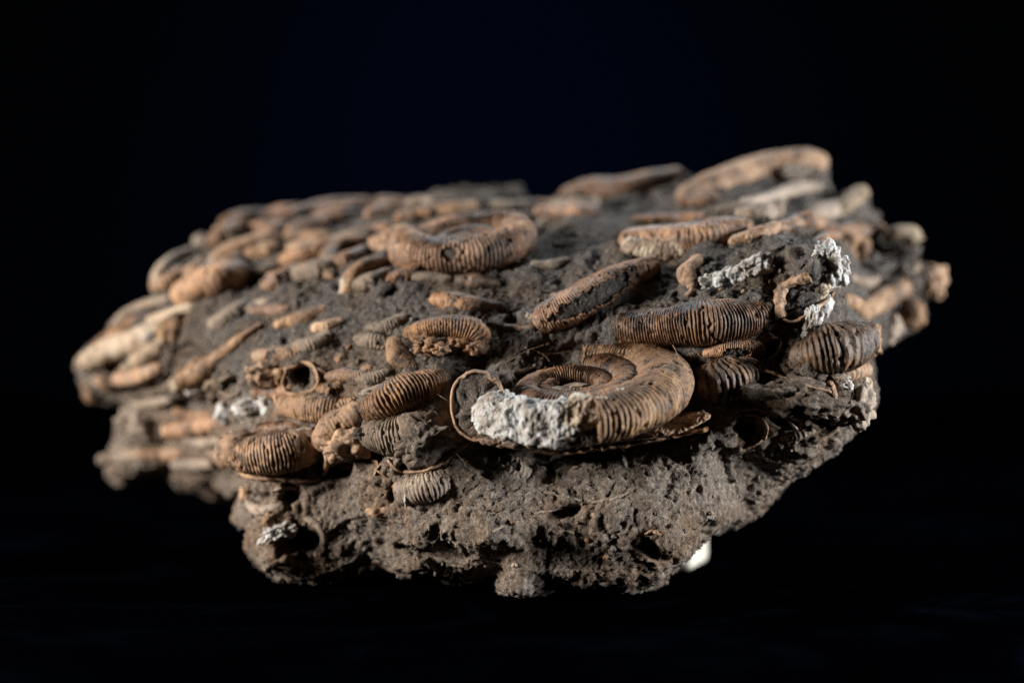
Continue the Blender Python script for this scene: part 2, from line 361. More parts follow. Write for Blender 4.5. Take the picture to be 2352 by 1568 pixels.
def tube(name, C, U, rl, ra, mat, parent, ribs=0, amp=.08, rib_rng=(-.1, 1.1), lean=.0, bow=.7, ends=('round','round'), nphi=38, per=6, holes=(), thick=0, noise=.05, rough=.0, sharp=1.25, label=None, fill=None, fillr=.86, minn=60, rib_noise=.25, back=1.0, cut=None):
    SEED[0] += 17; sd = SEED[0]; ribs = int(ribs*1.35)
    C = np.asarray(C, float); m0 = len(C)
    n = int(max(minn, ribs*per))
    t0 = np.linspace(0, 1, m0); t = np.linspace(0, 1, n)
    C = np.stack([np.interp(t, t0, C[:,k]) for k in range(3)], 1)
    rl = np.interp(t, np.linspace(0,1,len(np.atleast_1d(rl))), np.atleast_1d(rl)); ra = np.interp(t, np.linspace(0,1,len(np.atleast_1d(ra))), np.atleast_1d(ra))
    T = np.gradient(C, axis=0); seg = np.linalg.norm(T, axis=1); T /= seg[:,None]
    s = np.concatenate([[0], np.cumsum(np.linalg.norm(np.diff(C, axis=0), axis=1))]); Ltot = s[-1]; s /= Ltot
    if name != 'sediment_fill' and parent is rock: note(C, np.minimum(rl, ra), .55 if C[:,1].mean() > .035 else 1.0)
    U = np.broadcast_to(np.asarray(U, float), C.shape); V = np.cross(T, U); V /= np.linalg.norm(V, axis=1)[:,None]; Uo = np.cross(V, T)
    mul = np.ones(n); rm = rl.mean()/Ltot
    for e, kind in enumerate(ends):
        q = s if e == 0 else 1-s
        if kind == 'round': mul *= np.sqrt(np.clip(1-(1-np.clip(q/(rm*.9), 0, 1))**2, .0025, 1))
        elif kind == 'sink': mul *= .72+.28*sstep(0, rm*2.0, q)
    ph = np.linspace(0, 2*np.pi, nphi, endpoint=False)
    S, PH = np.meshgrid(s, ph, indexing='ij')
    CB = np.repeat(C[:,None,:], nphi, 1); 
    cph = np.where(np.cos(PH) < 0, np.cos(PH)*back, np.cos(PH)); sph = np.sign(np.sin(PH))*np.abs(np.sin(PH))**.85
    dirn = cph[...,None]*V[:,None,:]*(rl*mul)[:,None,None] + sph[...,None]*Uo[:,None,:]*(ra*mul)[:,None,None]
    P0 = (CB + dirn).reshape(-1, 3); rad = np.linalg.norm(dirn, axis=2).ravel(); un = dirn.reshape(-1,3)/np.maximum(rad, 1e-9)[:,None]
    rmean = float(rl.mean()); Sf, PHf = S.ravel(), PH.ravel()
    h = np.zeros(len(P0)); sc_ = 1.0/rmean
    if ribs:
        phase = ribs*Sf + lean*np.sin(PHf) - bow*np.cos(PHf-.3)**2 + .35*perlin(P0*sc_*.9, sd+3)
        rb = (.5+.5*np.cos(2*np.pi*phase))**sharp
        mask = sstep(rib_rng[0], rib_rng[0]+.08, Sf)*(1-sstep(rib_rng[1]-.08, rib_rng[1], Sf))
        wear = np.clip(1-rib_noise*3*np.clip(perlin(P0*sc_*1.3, sd+5)-.12, 0, 1), .1, 1)*(.8+.5*perlin(P0*sc_*3, sd+6))
        h += .80*amp*rmean*(rb-.5)*mask*wear
    h += noise*rmean*fbm(P0*sc_*1.1, 3, sd)
    if mat in ('calcite','cream'): h += (.14 if mat == 'calcite' else .05)*rmean*(facets(P0*sc_*1.5, sd) + .5*facets(P0*sc_*4, sd+3))
    h += .012*rmean*fbm(P0*sc_*6, 2, sd+1)
    h += .035*rmean*fbm(P0*sc_*3.1, 2, sd+10); pt = perlin(P0*sc_*2.6, sd+8); h -= .14*rmean*sstep(.34,.52,pt)
    if rough:
        a1, _ = worley(P0*sc_*3.2, sd+2); h += rough*rmean*(.5-a1)
        h += rough*.6*rmean*fbm(P0*sc_*4.5, 2, sd+4)
        h -= rough*rmean*1.1*sstep(.15,.4,perlin(P0*sc_*4, sd+7))
    P1 = P0 + un*(h*np.repeat(mul, nphi)**.7)[:,None]
    if cut is not None:                     # snapped off along a rough plane that faces the viewer
        cd = np.array(cut[1], float); cd /= np.linalg.norm(cd); cf = np.repeat(C, nphi, 0); e = (P1-cf)@cd
        lim = rmean*(cut[0] + .22*fbm(P1*sc_*1.2, 2, sd+21) + .07*fbm(P1*sc_*5, 2, sd+22))
        P1 = P1 - cd*(np.maximum(e-lim, 0)*.9)[:,None]
    ii = np.arange(n*nphi).reshape(n, nphi); jj = np.roll(ii, -1, 1)
    F = np.stack([ii[:-1], ii[1:], jj[1:], jj[:-1]], -1).reshape(-1, 4)
    # keep faces outward
    Fs, Fp = S[:-1].reshape(-1)+.5/n, PH[:-1].reshape(-1)
    keep = np.ones(len(F), bool); fc = P0[F[:,0]]
    for (hs, hp, ds, dp) in holes:
        dphi = (Fp-math.radians(hp)+np.pi)%(2*np.pi)-np.pi
        keep &= np.sqrt(((Fs-hs)/ds)**2 + (dphi/math.radians(dp))**2) + .30*perlin(fc*sc_*2.2, sd+9) > 1
    F = F[keep]; Vv = P1; caps = []
    for e, kind in enumerate(ends):
        if kind == 'open': continue
        ring = ii[0] if e == 0 else ii[-1][::-1]
        cpos = P1[ring].mean(0); ci = len(Vv)
        if kind == 'flat':                       # broken face: rings of rough vertices
            tdir = (-T[0] if e == 0 else T[-1]); rr = []; last = ring
            for f_ in (.82, .62, .42, .2):
                q = cpos + (P1[ring]-cpos)*f_; q = q + tdir*(rmean*.22*(fbm(q*sc_*3.0, 3, sd+12)+.25*(1-f_)))[:,None]
                base = len(Vv); Vv = np.vstack([Vv, q]); cur = np.arange(base, base+nphi)
                caps.append(np.stack([last, np.roll(last,-1), np.roll(cur,-1), cur], 1)); last = cur
            ring = last; ci = len(Vv)
        Vv = np.vstack([Vv, P1[ring].mean(0) if kind != 'flat' else Vv[ring].mean(0)])
        caps.append(np.stack([ring, np.roll(ring,-1), np.full(nphi, ci), np.full(nphi, ci)], 1))
    Fall = np.vstack([F]+[c for c in caps]) if caps else F
    me = bpy.data.meshes.new(name)
    faces = [tuple(f) if f[2] != f[3] else tuple(f[:3]) for f in Fall.tolist()]
    me.from_pydata(Vv.tolist(), [], faces); me.update()
    bm = bmesh.new(); bm.from_mesh(me)
    loose = [v for v in bm.verts if not v.link_faces]
    if loose: bmesh.ops.delete(bm, geom=loose, context='VERTS')
    bmesh.ops.recalc_face_normals(bm, faces=bm.faces); 
    bm.to_mesh(me); bm.free()
    me.polygons.foreach_set('use_smooth', np.ones(len(me.polygons), bool)); me.update()
    o = add(name, me, M[mat] if isinstance(mat, str) else mat, parent, label)
    if thick:
        sm_ = o.modifiers.new('shell', 'SOLIDIFY'); sm_.thickness = thick; sm_.offset = -1; sm_.use_even_offset = False
    if fill:
        a_, b_ = int(n*.03), int(n*.97)
        tube('sediment_fill', C[a_:b_:2], Uo.mean(0), rl[a_:b_:2]*mul[a_:b_:2]*fillr, ra[a_:b_:2]*mul[a_:b_:2]*fillr, fill, o, noise=.08, rough=.12, nphi=40, minn=70, ends=('flat','flat'))
    return o

def path3(pts, n=40, smooth=40):
    """measured centre line (x, y[, lift]) on the rock surface -> points in space"""
    A = np.array([(p[0], p[1], p[2] if len(p) > 2 else 0.0) for p in pts], float)
    Q = resample(A, n); dd = surf_hit(Q[:,0], Q[:,1]); dd = np.minimum(dd, np.median(dd)+.004) if smooth > 20 else dd
    k = np.array([.25,.5,.25])
    for _ in range(smooth): dd = np.convolve(np.pad(dd, 1, mode='edge'), k, 'valid')
    return unproj(Q[:,0], Q[:,1], dd - Q[:,2]*PX), Q
def whorl(pts, r, mat='brown', ribs=0, ax=1.0, name='ammonite', parent=rock, roll=0.0, tilt=TILT, **kw):
    C, Q = path3(pts); z = np.linalg.norm(C-CAM, axis=1).mean()/DIST
    rn = np.asarray(r, float); rn = np.maximum(rn, .62*rn.max()) if parent is rock else rn
    r = np.interp(np.linspace(0,1,len(C)), np.linspace(0,1,len(r)), rn)*PX*z
    if parent is rock:                      # the coil turns back into the rock at both ends
        if rn.max() >= 17 and Q[:,1].mean() > 600: kw.setdefault('ends', ('flat','flat')); r = np.maximum(r, .8*r.max())
        u_ = np.abs(np.linspace(-1, 1, len(C))); kw.setdefault('back', 1.7)
        if rn.max() >= 17 and 'holes' not in kw and Q[:,0].mean() > 560 and Q[:,1].mean() > 600 and HR.random() < .3:
            kw.update(holes=tuple((HR.uniform(.25,.78), HR.uniform(-20,60), HR.uniform(.05,.13), HR.uniform(16,34)) for _ in range(HR.integers(1,3))), thick=.0006, fill='fill', fillr=.82)
        far = Q[:,1].mean() < 690
        if (far and Q[:,1].mean() < 620) or Q[:,0].mean() < 560 or rn.max() < 17: kw['nphi'] = 28; kw.setdefault('per', 5); kw.setdefault('minn', 50)
        C = C + FWD*(r*(1.0*u_**2.8 - .10))[:,None] + bed_normal(tilt, math.radians(roll))*(r*(.38 if far else .08))[:,None]
    return tube(name, C, bed_normal(tilt, math.radians(roll)), r, r*ax, mat, parent, ribs=ribs, **kw)
def rim(pts, t=4, dep=30, mat='tan', closed=False, parent=rock, name='shell_rim', lift=10, **kw):
    """thin wall of shell seen edge-on: runs back into the rock"""
    P = [(p[0], p[1], lift-4) for p in pts]; t = t*1.35; dep = dep*1.3
    if closed: P = P + [P[0]]
    C, Q = path3(P, 50, 10); z = np.linalg.norm(C-CAM, axis=1).mean()/DIST
    mid = C.mean(0); 
    T = np.gradient(C, axis=0); U = np.cross(T, FWD); U /= np.linalg.norm(U, axis=1)[:,None]
    C = C + FWD*(dep*.35*PX); note(C-FWD*(dep*.3*PX), 20*PX*z, .8)
    Us = U
    return tube_u(name, C, Us, dep*.5*PX*z, t*.5*PX*z, mat, parent, **kw)
def tube_u(name, C, U, rl, ra, mat, parent, **kw):
    n = 90; t0 = np.linspace(0,1,len(C)); t = np.linspace(0,1,n)
    C = np.stack([np.interp(t,t0,C[:,k]) for k in range(3)],1); U = np.stack([np.interp(t,t0,U[:,k]) for k in range(3)],1)
    sd = SEED[0] = SEED[0]+13
    T = np.gradient(C, axis=0); T /= np.linalg.norm(T,axis=1)[:,None]; U = U/np.linalg.norm(U,axis=1)[:,None]; V = np.cross(T,U)
    ph = np.linspace(0,2*np.pi,14,endpoint=False)
    wob = 1+.55*fbm(C*500, 3, sd); wl = 1+.25*fbm(C*500, 2, sd+3)
    C = C + U*(min(ra, 3*PX)*.9*fbm(C*420,2,sd+5))[:,None]
    P = C[:,None,:] + (np.sign(np.cos(ph))*np.abs(np.cos(ph))**.6)[None,:,None]*V[:,None,:]*(rl*wl)[:,None,None] + np.sin(ph)[None,:,None]*U[:,None,:]*(ra*wob)[:,None,None]
    ii = np.arange(n*14).reshape(n,14); jj = np.roll(ii,-1,1)
    F = np.stack([ii[:-1],jj[:-1],jj[1:],ii[1:]],-1).reshape(-1,4).tolist()
    F.append(ii[0].tolist()); F.append(ii[-1][::-1].tolist())
    me = bpy.data.meshes.new(name); me.from_pydata(P.reshape(-1,3).tolist(), [], F); me.update()
    bm = bmesh.new(); bm.from_mesh(me); bmesh.ops.recalc_face_normals(bm, faces=bm.faces); bm.to_mesh(me); bm.free()
    me.polygons.foreach_set('use_smooth', np.ones(len(me.polygons), bool))
    return add(name, me, M[mat], parent, kw.get('label'))
ICO = {}
for SUB in (4, 5):
  _bm = bmesh.new(); bmesh.ops.create_icosphere(_bm, subdivisions=SUB, radius=1.0); _bm.verts.ensure_lookup_table()
  ICO[SUB] = (np.array([v.co[:] for v in _bm.verts]), np.array([[v.index for v in f.verts] for f in _bm.faces])); _bm.free()
def lump(x, y, a, b, mat='calcite', turn=0, lift=0, depth=None, rough=.3, name='calcite', parent=rock, label=None, blocky=None, d=None):
    """rough knob: half-width a, half-height b (measuring units)"""
    SEED[0] += 7; sd = SEED[0]; ICO_V, ICO_F = ICO[5 if max(a, b) > 32 else 4]
    depth = depth or min(a, b)*1.1; N_ = ICO_V.copy(); lift = lift-.25*min(a, b) if parent is rock else lift
    ICO_N = ICO_V*np.array([a, depth, b])/min(a, b, depth)
    if blocky is None: blocky = .25 if mat in ('calcite','cream') else 0
    if blocky: N_ = np.sign(N_)*np.abs(N_)**(1-blocky*.55); 
    f = 1 + (rough*.6+.25)*fbm(ICO_V*1.5+sd, 2, sd) + rough*.35*fbm(ICO_N*2.0+sd, 2, sd+8) + rough*.22*fbm(ICO_N*5.0, 2, sd+1)
    a1, a2 = worley(ICO_N*2.4+sd*.37, sd+2); f += rough*.28*(.45-a1)
    f -= rough*.22*sstep(.2,.45,perlin(ICO_N*3.4+2, sd+4))
    if mat in ('calcite','cream'): f += .12*facets(ICO_N*1.2+sd, sd) + .05*facets(ICO_N*3.5, sd+3)
    Q = N_*f[:,None]; r = math.radians(turn)
    dd = float(surf_hit(np.array([x]), np.array([y]))[0]) if d is None else d; dd -= lift*PX; z = (DIST+dd)/DIST
    c = unproj(np.array([x]), np.array([y]), np.array([dd]))[0]
    if parent is rock: note(c, min(a, b)*PX*z)
    X = Q[:,0]*a*PX*z; Z = Q[:,2]*b*PX*z; Yd = Q[:,1]*depth*PX*z
    V = c + (X*math.cos(r)-Z*math.sin(r))[:,None]*RGT + (X*math.sin(r)+Z*math.cos(r))[:,None]*UPV + Yd[:,None]*FWD
    return add(name, mesh_from(name, V, ICO_F), M[mat], parent, label)

def spiral(x, y, R, th0, th1, mat, ribs_turn, q=.60, rr=.21, ax=1.05, d=None, lift=0, tilt=TILT, roll=0, name='ammonite', parent=rock, hand=1, **kw):
    """coil in its own plane; angles in degrees, 0 = right, 90 = away from the viewer"""
    dd = float(surf(np.array([x]), np.array([y]))[0]) if d is None else d
    dd -= lift*PX; z = (DIST+dd)/DIST
    c = unproj(np.array([x]), np.array([y]), np.array([dd]))[0]
    n = bed_normal(tilt, math.radians(roll)); e1 = RGT-n*(RGT@n); e1 /= np.linalg.norm(e1); e2 = np.cross(n, e1)
    turns = abs(th1-th0)/360; m = int(80*turns)+24; th = np.radians(np.linspace(th0, th1, m)); k = np.linspace(0, turns, m)
    g = q**k; Rm = R*PX*z; cr = Rm*(1-rr)*g; r = Rm*rr*g
    C = c + (cr*np.cos(th))[:,None]*e1 + (cr*np.sin(th))[:,None]*e2 
    # equal phase per degree: resample by arc is fine for one coil piece
    return tube(name, C, n, r, r*ax, mat, parent, ribs=int(ribs_turn*turns), **kw)

# --- the large broken ammonite at the front
T1 = math.radians(16.5)
A1 = spiral(1312, 892, 284, -78, 80, 'tan', 104, q=.93, rr=.235, ax=.84, d=.004, tilt=T1, roll=5, ends=('flat','sink'), amp=.085, lean=.25, bow=.9, nphi=64, label='large ammonite broken open along its front edge'); 
spiral(1312, 892, 186, 75, -240-360, 'brown', 60, q=.60, rr=.215, ax=.95, d=.004, tilt=T1, roll=5, name='inner_whorl', parent=A1, ends=('sink','round'), amp=.26, bow=.1, nphi=36, sharp=.9)
C, _ = path3([(1118,918,60),(1108,925,100),(1098,932,145)], 30)
tube('outer_whorl', C, UPV, np.array([60,66,70])*PX, np.array([70,82,88])*PX, 'tan', A1, ends=('sink','open'), thick=.0007, fill='matrix', fillr=.98, noise=.03, nphi=60)
lump(1128, 902, 66, 62, 'matrix', 20, 30, 80, .3, name='sediment_fill', parent=A1)
spiral(1312, 893, 280, -84, -155, 'calcite', 0, q=.95, rr=.205, ax=.88, d=.004, tilt=T1, roll=5, name='calcite', parent=A1, ends=('round','round'), noise=.16, rough=.04, nphi=110, minn=190, cut=(.42, (-.1,-1,.12)), label='white calcite core of the broken outer whorl')
spiral(1318, 876, 262, -52, -98, 'cream', 0, q=.97, rr=.17, ax=.85, d=.003, tilt=T1, roll=5, name='calcite', parent=A1, ends=('round','round'), noise=.18, rough=.05, nphi=100, minn=130, cut=(.6, (0,-1,.3)), label='cream calcite core of the broken outer whorl')
lump(1314, 893, 52, 13, 'dusty', 4, 0, 46, .25, name='sediment_fill', parent=A1, d=.004)
lump(1258, 930, 40, 16, 'orange', 8, 190, 26, .35, name='crust', parent=A1)
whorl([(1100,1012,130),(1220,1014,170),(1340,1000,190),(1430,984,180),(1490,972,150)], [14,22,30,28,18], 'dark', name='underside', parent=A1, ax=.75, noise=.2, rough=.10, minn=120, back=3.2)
whorl([(1430,1002,110),(1510,988,130),(1580,970,130),(1632,952,115)], [24,34,34,18], 'tan', name='shell_flange', parent=A1, ax=.38, noise=.16, rough=.08, nphi=50, minn=100, roll=8, back=2.0)
rim([(1200,1030),(1280,1040),(1370,1030),(1450,1020),(1540,1002),(1625,985)], 8, 60, 'orange', parent=A1, lift=110)
lump(1330, 985, 190, 34, 'matrix', 4, 70, 110, .25, name='sediment_fill', parent=A1)

# --- the ammonite lying on the top, and its neighbours
A2 = spiral(1074, 553, 186, -200, 205, 'brown', 70, q=.74, rr=.25, ax=1.0, d=.060, lift=26, roll=7, tilt=math.radians(15), ends=('round','sink'), rib_noise=.1, amp=.20, bow=.35, nphi=56, holes=((.27,18,.018,22),(.40,25,.011,14)), thick=.0007, fill='fill', label='whole ammonite lying on the upper surface')
spiral(1078, 545, 116, 40, -560, 'brown', 50, q=.60, rr=.23, ax=.8, d=.060, lift=26, roll=7, name='inner_whorl', parent=A2, ends=('sink','round'), amp=.15, nphi=32)
lump(1246, 512, 12, 9, 'calcite', 0, 40, parent=A2); lump(1076, 546, 64, 12, 'dusty', 5, 8, 60, .2, name='sediment_fill', parent=A2, d=.060)
A3 = whorl([(1424,562,14),(1490,568,24),(1570,564,28),(1650,550,26),(1722,530,8)], [28,35,37,36,26], 'brown', 34, holes=(), amp=.15, rib_rng=(.45,1.2), ends=('round','sink'), roll=6)
whorl([(1426,566,34),(1480,573,46),(1540,571,50),(1590,566,42)], [22,28,28,22], 'cream', name='calcite', parent=A3, noise=.10, rough=.05, minn=130, label='granular cream calcite')
whorl([(1440,535,6),(1540,524,10),(1650,520,10),(1735,518,0)], [8,10,11,8], 'dark', 34, amp=.22, name='inner_whorl', parent=A3)

# --- ribbed whorl pieces over the top and the front (measured centre lines)
W = whorl
W([(1440,760,0),(1520,756,14),(1610,747,20),(1690,741,16),(1768,722,0)], [20,40,51,48,24], 'brown', 42, holes=(), amp=.15, lean=.2, bow=.9, nphi=60, sharp=.9, roll=6)
A5 = W([(1236,752,18),(1300,728,30),(1370,690,30),(1440,650,22),(1508,618,6)], [32,40,40,36,20], 'brown', 46, amp=.10, roll=25, holes=((.44,4,.30,36),), thick=.0007, fill='fill', fillr=.80, nphi=72, ends=('round','sink'))
W([(1000,690,6),(1040,697,12),(1095,706,10),(1148,712,0)], [18,25,23,15], 'orange', 44, amp=.07, roll=-6)
A6 = W([(940,772,14),(978,756,20),(1035,750,22),(1088,760,22),(1112,788,16)], [13,20,23,26,24], 'orange', 24, amp=.20, roll=0, ends=('flat','round'))
for a in ((975,790,26,20),(1010,800,22,14),(1050,786,24,14),(1092,798,24,20)):
    lump(a[0], a[1], a[2], a[3], 'orange', 0, 22, 16, .75, name='crust', parent=A6)
W([(908,792,4),(918,822,10),(958,850,2)], [20,30,20], 'tan', 26, amp=.10, roll=-30, tilt=math.radians(20))
W([(818,782,-4),(860,785,2),(904,792,-6)], [17,19,17], 'dusty', 11, amp=.22, ends=('sink','sink'))
W([(755,868,2),(792,864,6),(828,866,4),(852,852,0)], [13,18,16,12], 'brown', 18, amp=.20)
lump(612, 863, 44, 27, 'tan', 0, 16, 26, .38, name='shell_fragment', blocky=.5)
rim([(656,848),(698,836),(724,848),(729,878),(714,900),(680,906),(660,894),(655,868)], 8, 44, 'tan', closed=True, lift=16)
rim([(731,845),(748,856),(752,872),(742,882)], 5, 24, 'tan', lift=12)
W([(728,896,10),(758,898,14),(788,884,6)], [14,18,10], 'tan', 6, amp=.34, ends=('flat','round'))
W([(652,936,10),(700,938,20),(748,942,18),(796,950,4)], [24,34,34,22], 'tan', 22, amp=.07, rib_rng=(.40,1.2), noise=.02)
W([(758,948,16),(788,932,16),(820,920,8)], [13,15,10], 'tan', 9, amp=.3, roll=20)
W([(852,944,16),(885,927,20),(940,900,18),(985,884,10),(1022,872,0)], [22,38,40,28,12], 'orange', 24, amp=.22, roll=20, bow=.5, ends=('flat','sink'), nphi=56, label='ribbed whorl piece with deep grooves')
lump(872, 898, 44, 16, 'dusty', 12, 8, 20, .2, name='shell_fragment')
A7 = W([(738,1022,12),(765,990,20),(808,962,16),(846,944,6)], [28,38,28,16], 'tan', 14, amp=.05, roll=35, ends=('round','round'))
A8 = lump(808, 1018, 70, 42, 'tan', 12, 14, 40, .22, name='shell_fragment')
lump(786, 1036, 24, 18, 'fill', 10, 42, 14, .3, name='sediment_fill', parent=A8); lump(828, 996, 18, 14, 'fill', 0, 44, 14, .3, name='sediment_fill', parent=A8)  # near-black knobs stand in for the shade of two hollows in this shell
A9 = W([(858,1000,12),(900,1005,18),(950,995,16),(1010,965,4)], [20,44,46,26], 'dusty', 22, amp=.17, rib_rng=(-.1,.55), roll=20, bow=.6, nphi=56)
lump(970, 1015, 62, 40, 'matrix', 25, 18, 36, .35, name='sediment_fill', parent=A9)
rim([(895,1060),(915,1078),(960,1084),(1010,1065),(1050,1040),(1075,1020)], 7, 30, 'tan', lift=14, parent=A9)
A10 = W([(524,1030,10),(570,1048,18),(632,1046,20),(690,1036,10),(735,1020,0)], [18,42,48,42,22], 'tan', 30, holes=(), amp=.13, rib_rng=(.1,.75), roll=8, bow=.7, nphi=56)
rim([(545,1076),(580,1094),(640,1098),(690,1106),(735,1098),(750,1060),(752,1040)], 9, 30, 'tan', parent=A10, lift=22)
rim([(522,1012),(560,1004),(620,1000),(690,986),(722,984)], 7, 24, 'dusty', parent=A10, lift=22)
lump(535, 1058, 9, 24, 'tan', 12, 14, name='shell_fragment', rough=.2, parent=A10)
A11 = W([(930,1132,6),(985,1120,12),(1040,1104,0)], [32,34,24], 'dusty', 15, holes=(), amp=.13, roll=12, bow=.5, ends=('flat','sink'))
rim([(934,1112),(930,1140),(932,1160)], 5, 24, 'calcite', parent=A11, lift=40); rim([(912,1104),(900,1125),(902,1152)], 6, 26, 'tan', parent=A11, lift=10)
W([(1140,1062,-14),(1175,1080,-8),(1225,1100,-16)], [26,30,22], 'dusty', 10, amp=.15, roll=-20, ends=('sink','sink'))
A12 = W([(1592,884,0),(1640,882,14),(1690,872,16),(1738,850,6)], [28,48,48,24], 'dark', 17, holes=(), amp=.15, lean=.2, bow=.8, roll=10, nphi=60, ends=('sink','flat'), label='dark ribbed whorl with widely spaced ribs')
A13 = W([(1620,814,4),(1665,802,14),(1712,802,16),(1752,806,10)], [10,21,22,19], 'orange', 30, amp=.11, holes=((.52,-25,.16,40),), thick=.0005, fill='fill', ends=('sink','round'), nphi=56)
rim([(1752,800),(1760,780),(1785,776),(1794,792),(1780,814),(1756,822)], 4, 30, 'tan', closed=True, lift=10)
A14 = rim([(1797,734),(1788,704),(1798,670),(1828,646),(1868,636)], 20, 60, 'tan', lift=22)
rim([(1797,734),(1828,738),(1858,722),(1888,698),(1910,676)], 7, 40, 'tan', lift=20)
lump(1838, 690, 46, 34, 'fill', 35, 12, 26, .3, name='sediment_fill', parent=A14)
for a in ((1902,596,30,38,10),(1926,622,27,32,0),(1898,642,30,30,30),(1880,666,28,20,40),(1864,738,19,38,-18),(1890,706,19,32,-25)):
    lump(a[0], a[1], a[2], a[3], 'calcite' if a[0] != 1880 else 'cream', a[4], 24, None, .34)
A15 = W([(1602,606,6),(1580,632,10),(1592,664,2)], [14,20,14], 'tan', 20, amp=.09, roll=60)
for a in ((1650,652,40,28,10),(1692,640,44,32,15),(1738,614,40,24,30)):
    lump(a[0], a[1], a[2], a[3], 'calcite', a[4], 16, 26, .34, parent=rock)
lump(1625, 632, 24, 22, 'fill', 0, 10, 20, .4, name='sediment_fill', parent=A15)
A16 = W([(1838,826,4),(1890,812,18),(1940,800,20),(1985,782,8)], [36,52,56,44], 'dark', 19, holes=(), amp=.13, lean=-.3, bow=.5, roll=15, nphi=56, ends=('sink','flat'), rib_noise=0)
lump(1998, 784, 26, 34, 'tan', -8, 10, 24, .28, name='shell_fragment', blocky=.4)
rim([(1700,886),(1722,862),(1755,852),(1800,866),(1850,885),(1905,898)], 8, 36, 'tan', lift=26)
rim([(1690,945),(1740,940),(1800,962),(1830,985)], 5, 30, 'dusty', lift=24)
lump(1830, 915, 90, 44, 'matrix', -8, 10, 50, .6, name='sediment_crust')
lump(1955, 925, 52, 60, 'dusty', 20, 8, 44, .34, name='shell_fragment')
W([(1902,876,10),(1910,910,14),(1922,955,6)], [10,12,10], 'orange', 0, noise=.2, rough=.15, roll=70)
lump(1938, 884, 22, 12, 'calcite', -8, 26); lump(1930, 868, 22, 14, 'dusty', -10, 20, name='shell_fragment')
W([(1765,938),(1808,946),(1855,964)], [13,18,13], 'dusty', 9, holes=(), amp=.15, roll=-12); W([(1925,866),(1958,856),(1992,850)], [15,21,16], 'tan', 8, holes=(), amp=.15)
W([(1790,1010),(1830,1000),(1875,985)], [10,14,10], 'dusty', 8, amp=.15, roll=12); lump(1985, 900, 24, 34, 'pale', 10, 10, 22, .35, name='shell_fragment'); W([(1940,690),(1965,700),(1990,730)], [14,18,14], 'tan', 8, amp=.15, roll=-20)
rim([(1682,966),(1716,950),(1752,962),(1758,992),(1740,1016),(1715,1028)], 7, 34, 'tan', lift=14)

# --- back edge and far left, out of focus
A20 = W([(1556,464,10),(1650,432,22),(1750,400,26),(1850,380,26),(1898,388,18)], [20,30,33,28,25], 'tan', 56, amp=.07, roll=16, ends=('round','round'), label='long smooth whorl piece on the high back edge')
lump(1826, 396, 34, 22, 'grey', 10, 44, 14, .2, name='sediment_crust', parent=A20)
W([(1285,462,0),(1350,446,12),(1430,444,14),(1500,424,12),(1575,404,6)], [18,26,28,24,14], 'brown', 46, amp=.09, roll=10)
W([(1226,488,0),(1300,490,6),(1376,492,4)], [12,15,16], 'brown', 24, amp=.07)
W([(1448,508,0),(1540,508,4),(1628,502,4)], [9,13,13], 'brown', 0)
W([(610,524,4),(690,492,10),(760,474,10),(856,464,4)], [9,15,15,9], 'brown', 0, roll=15)
W([(506,520,6),(560,502,10),(624,490,4)], [15,16,9], 'brown', 0, roll=14)
W([(700,512,4),(770,502,6),(850,490,2)], [9,12,9], 'brown', 0, roll=8); W([(850,480,4),(880,468,8),(930,466,4)], [10,14,9], 'brown', 0)
W([(780,545,2),(850,532,6),(900,520,2)], [9,13,9], 'brown', 0, roll=10); W([(650,545,2),(720,545,6),(760,540,2)], [9,12,9], 'tan', 0)
A22 = W([(482,612,10),(530,584,16),(600,558,14),(652,546,6)], [15,20,18,12], 'tan', 0, roll=25)
lump(489, 610, 13, 13, 'calcite', 0, 22, parent=A22); lump(520, 545, 20, 32, 'pale', 35, 4, name='shell_fragment')
W([(412,692,10),(450,674,20),(500,657,22),(552,640,12)], [24,36,40,34], 'orange', 24, amp=.08, roll=18, ends=('round','flat'), label='plump ribbed whorl piece with an open dark end')
W([(610,610,2),(660,598,6),(710,585,2)], [10,13,10], 'brown', 0, roll=15)
W([(362,668,4),(372,628,10),(405,596,10),(445,578,2)], [12,15,14,10], 'dusty', 0, roll=40); lump(462, 556, 20, 20, 'dusty', 0, 8, name='shell_fragment', rough=.2)
W([(252,768,6),(282,728,10),(335,700,10),(402,684,4)], [10,12,11,9], 'dusty', 0, roll=35)
A24 = W([(188,838,6),(250,808,16),(330,778,18),(400,752,14)], [24,28,28,26], 'pale', 0, roll=22, noise=.12); lump(416, 756, 50, 38, 'tan', 10, 14, 34, .3, name='shell_fragment')
lump(285, 795, 24, 12, 'calcite', 20, 40, parent=A24); lump(342, 772, 18, 12, 'calcite', 20, 40, parent=A24)
W([(268,872,6),(320,864,14),(372,842,6)], [18,20,12], 'tan', 0, roll=18); lump(204, 902, 15, 24, 'tan', 15, 6, name='shell_fragment', rough=.25); lump(238, 880, 24, 14, 'tan', -20, 6, name='shell_fragment', rough=.3)
lump(408, 886, 18, 20, 'pale', 0, 14, name='shell_fragment', rough=.25); lump(446, 890, 27, 19, 'calcite', -5, 16); lump(492, 882, 24, 16, 'pale', 30, 12, name='shell_fragment', rough=.3)
rim([(512,872),(530,862),(550,872),(552,895),(534,908),(514,900)], 6, 26, 'dusty', closed=True, lift=8)
W([(482,834,4),(530,796,10),(604,744,4)], [13,13,7], 'tan', 0, roll=38)
lump(655, 743, 28, 15, 'tan', 8, 4, 16, .10, name='nodule'); lump(785, 826, 18, 12, 'tan', 0, 2, 12, .12, name='nodule'); lump(874, 1173, 30, 15, 'tan', -4, 2, 16, .10, name='nodule'); lump(452, 832, 20, 12, 'tan', 35, 2, 12, .2, name='nodule')
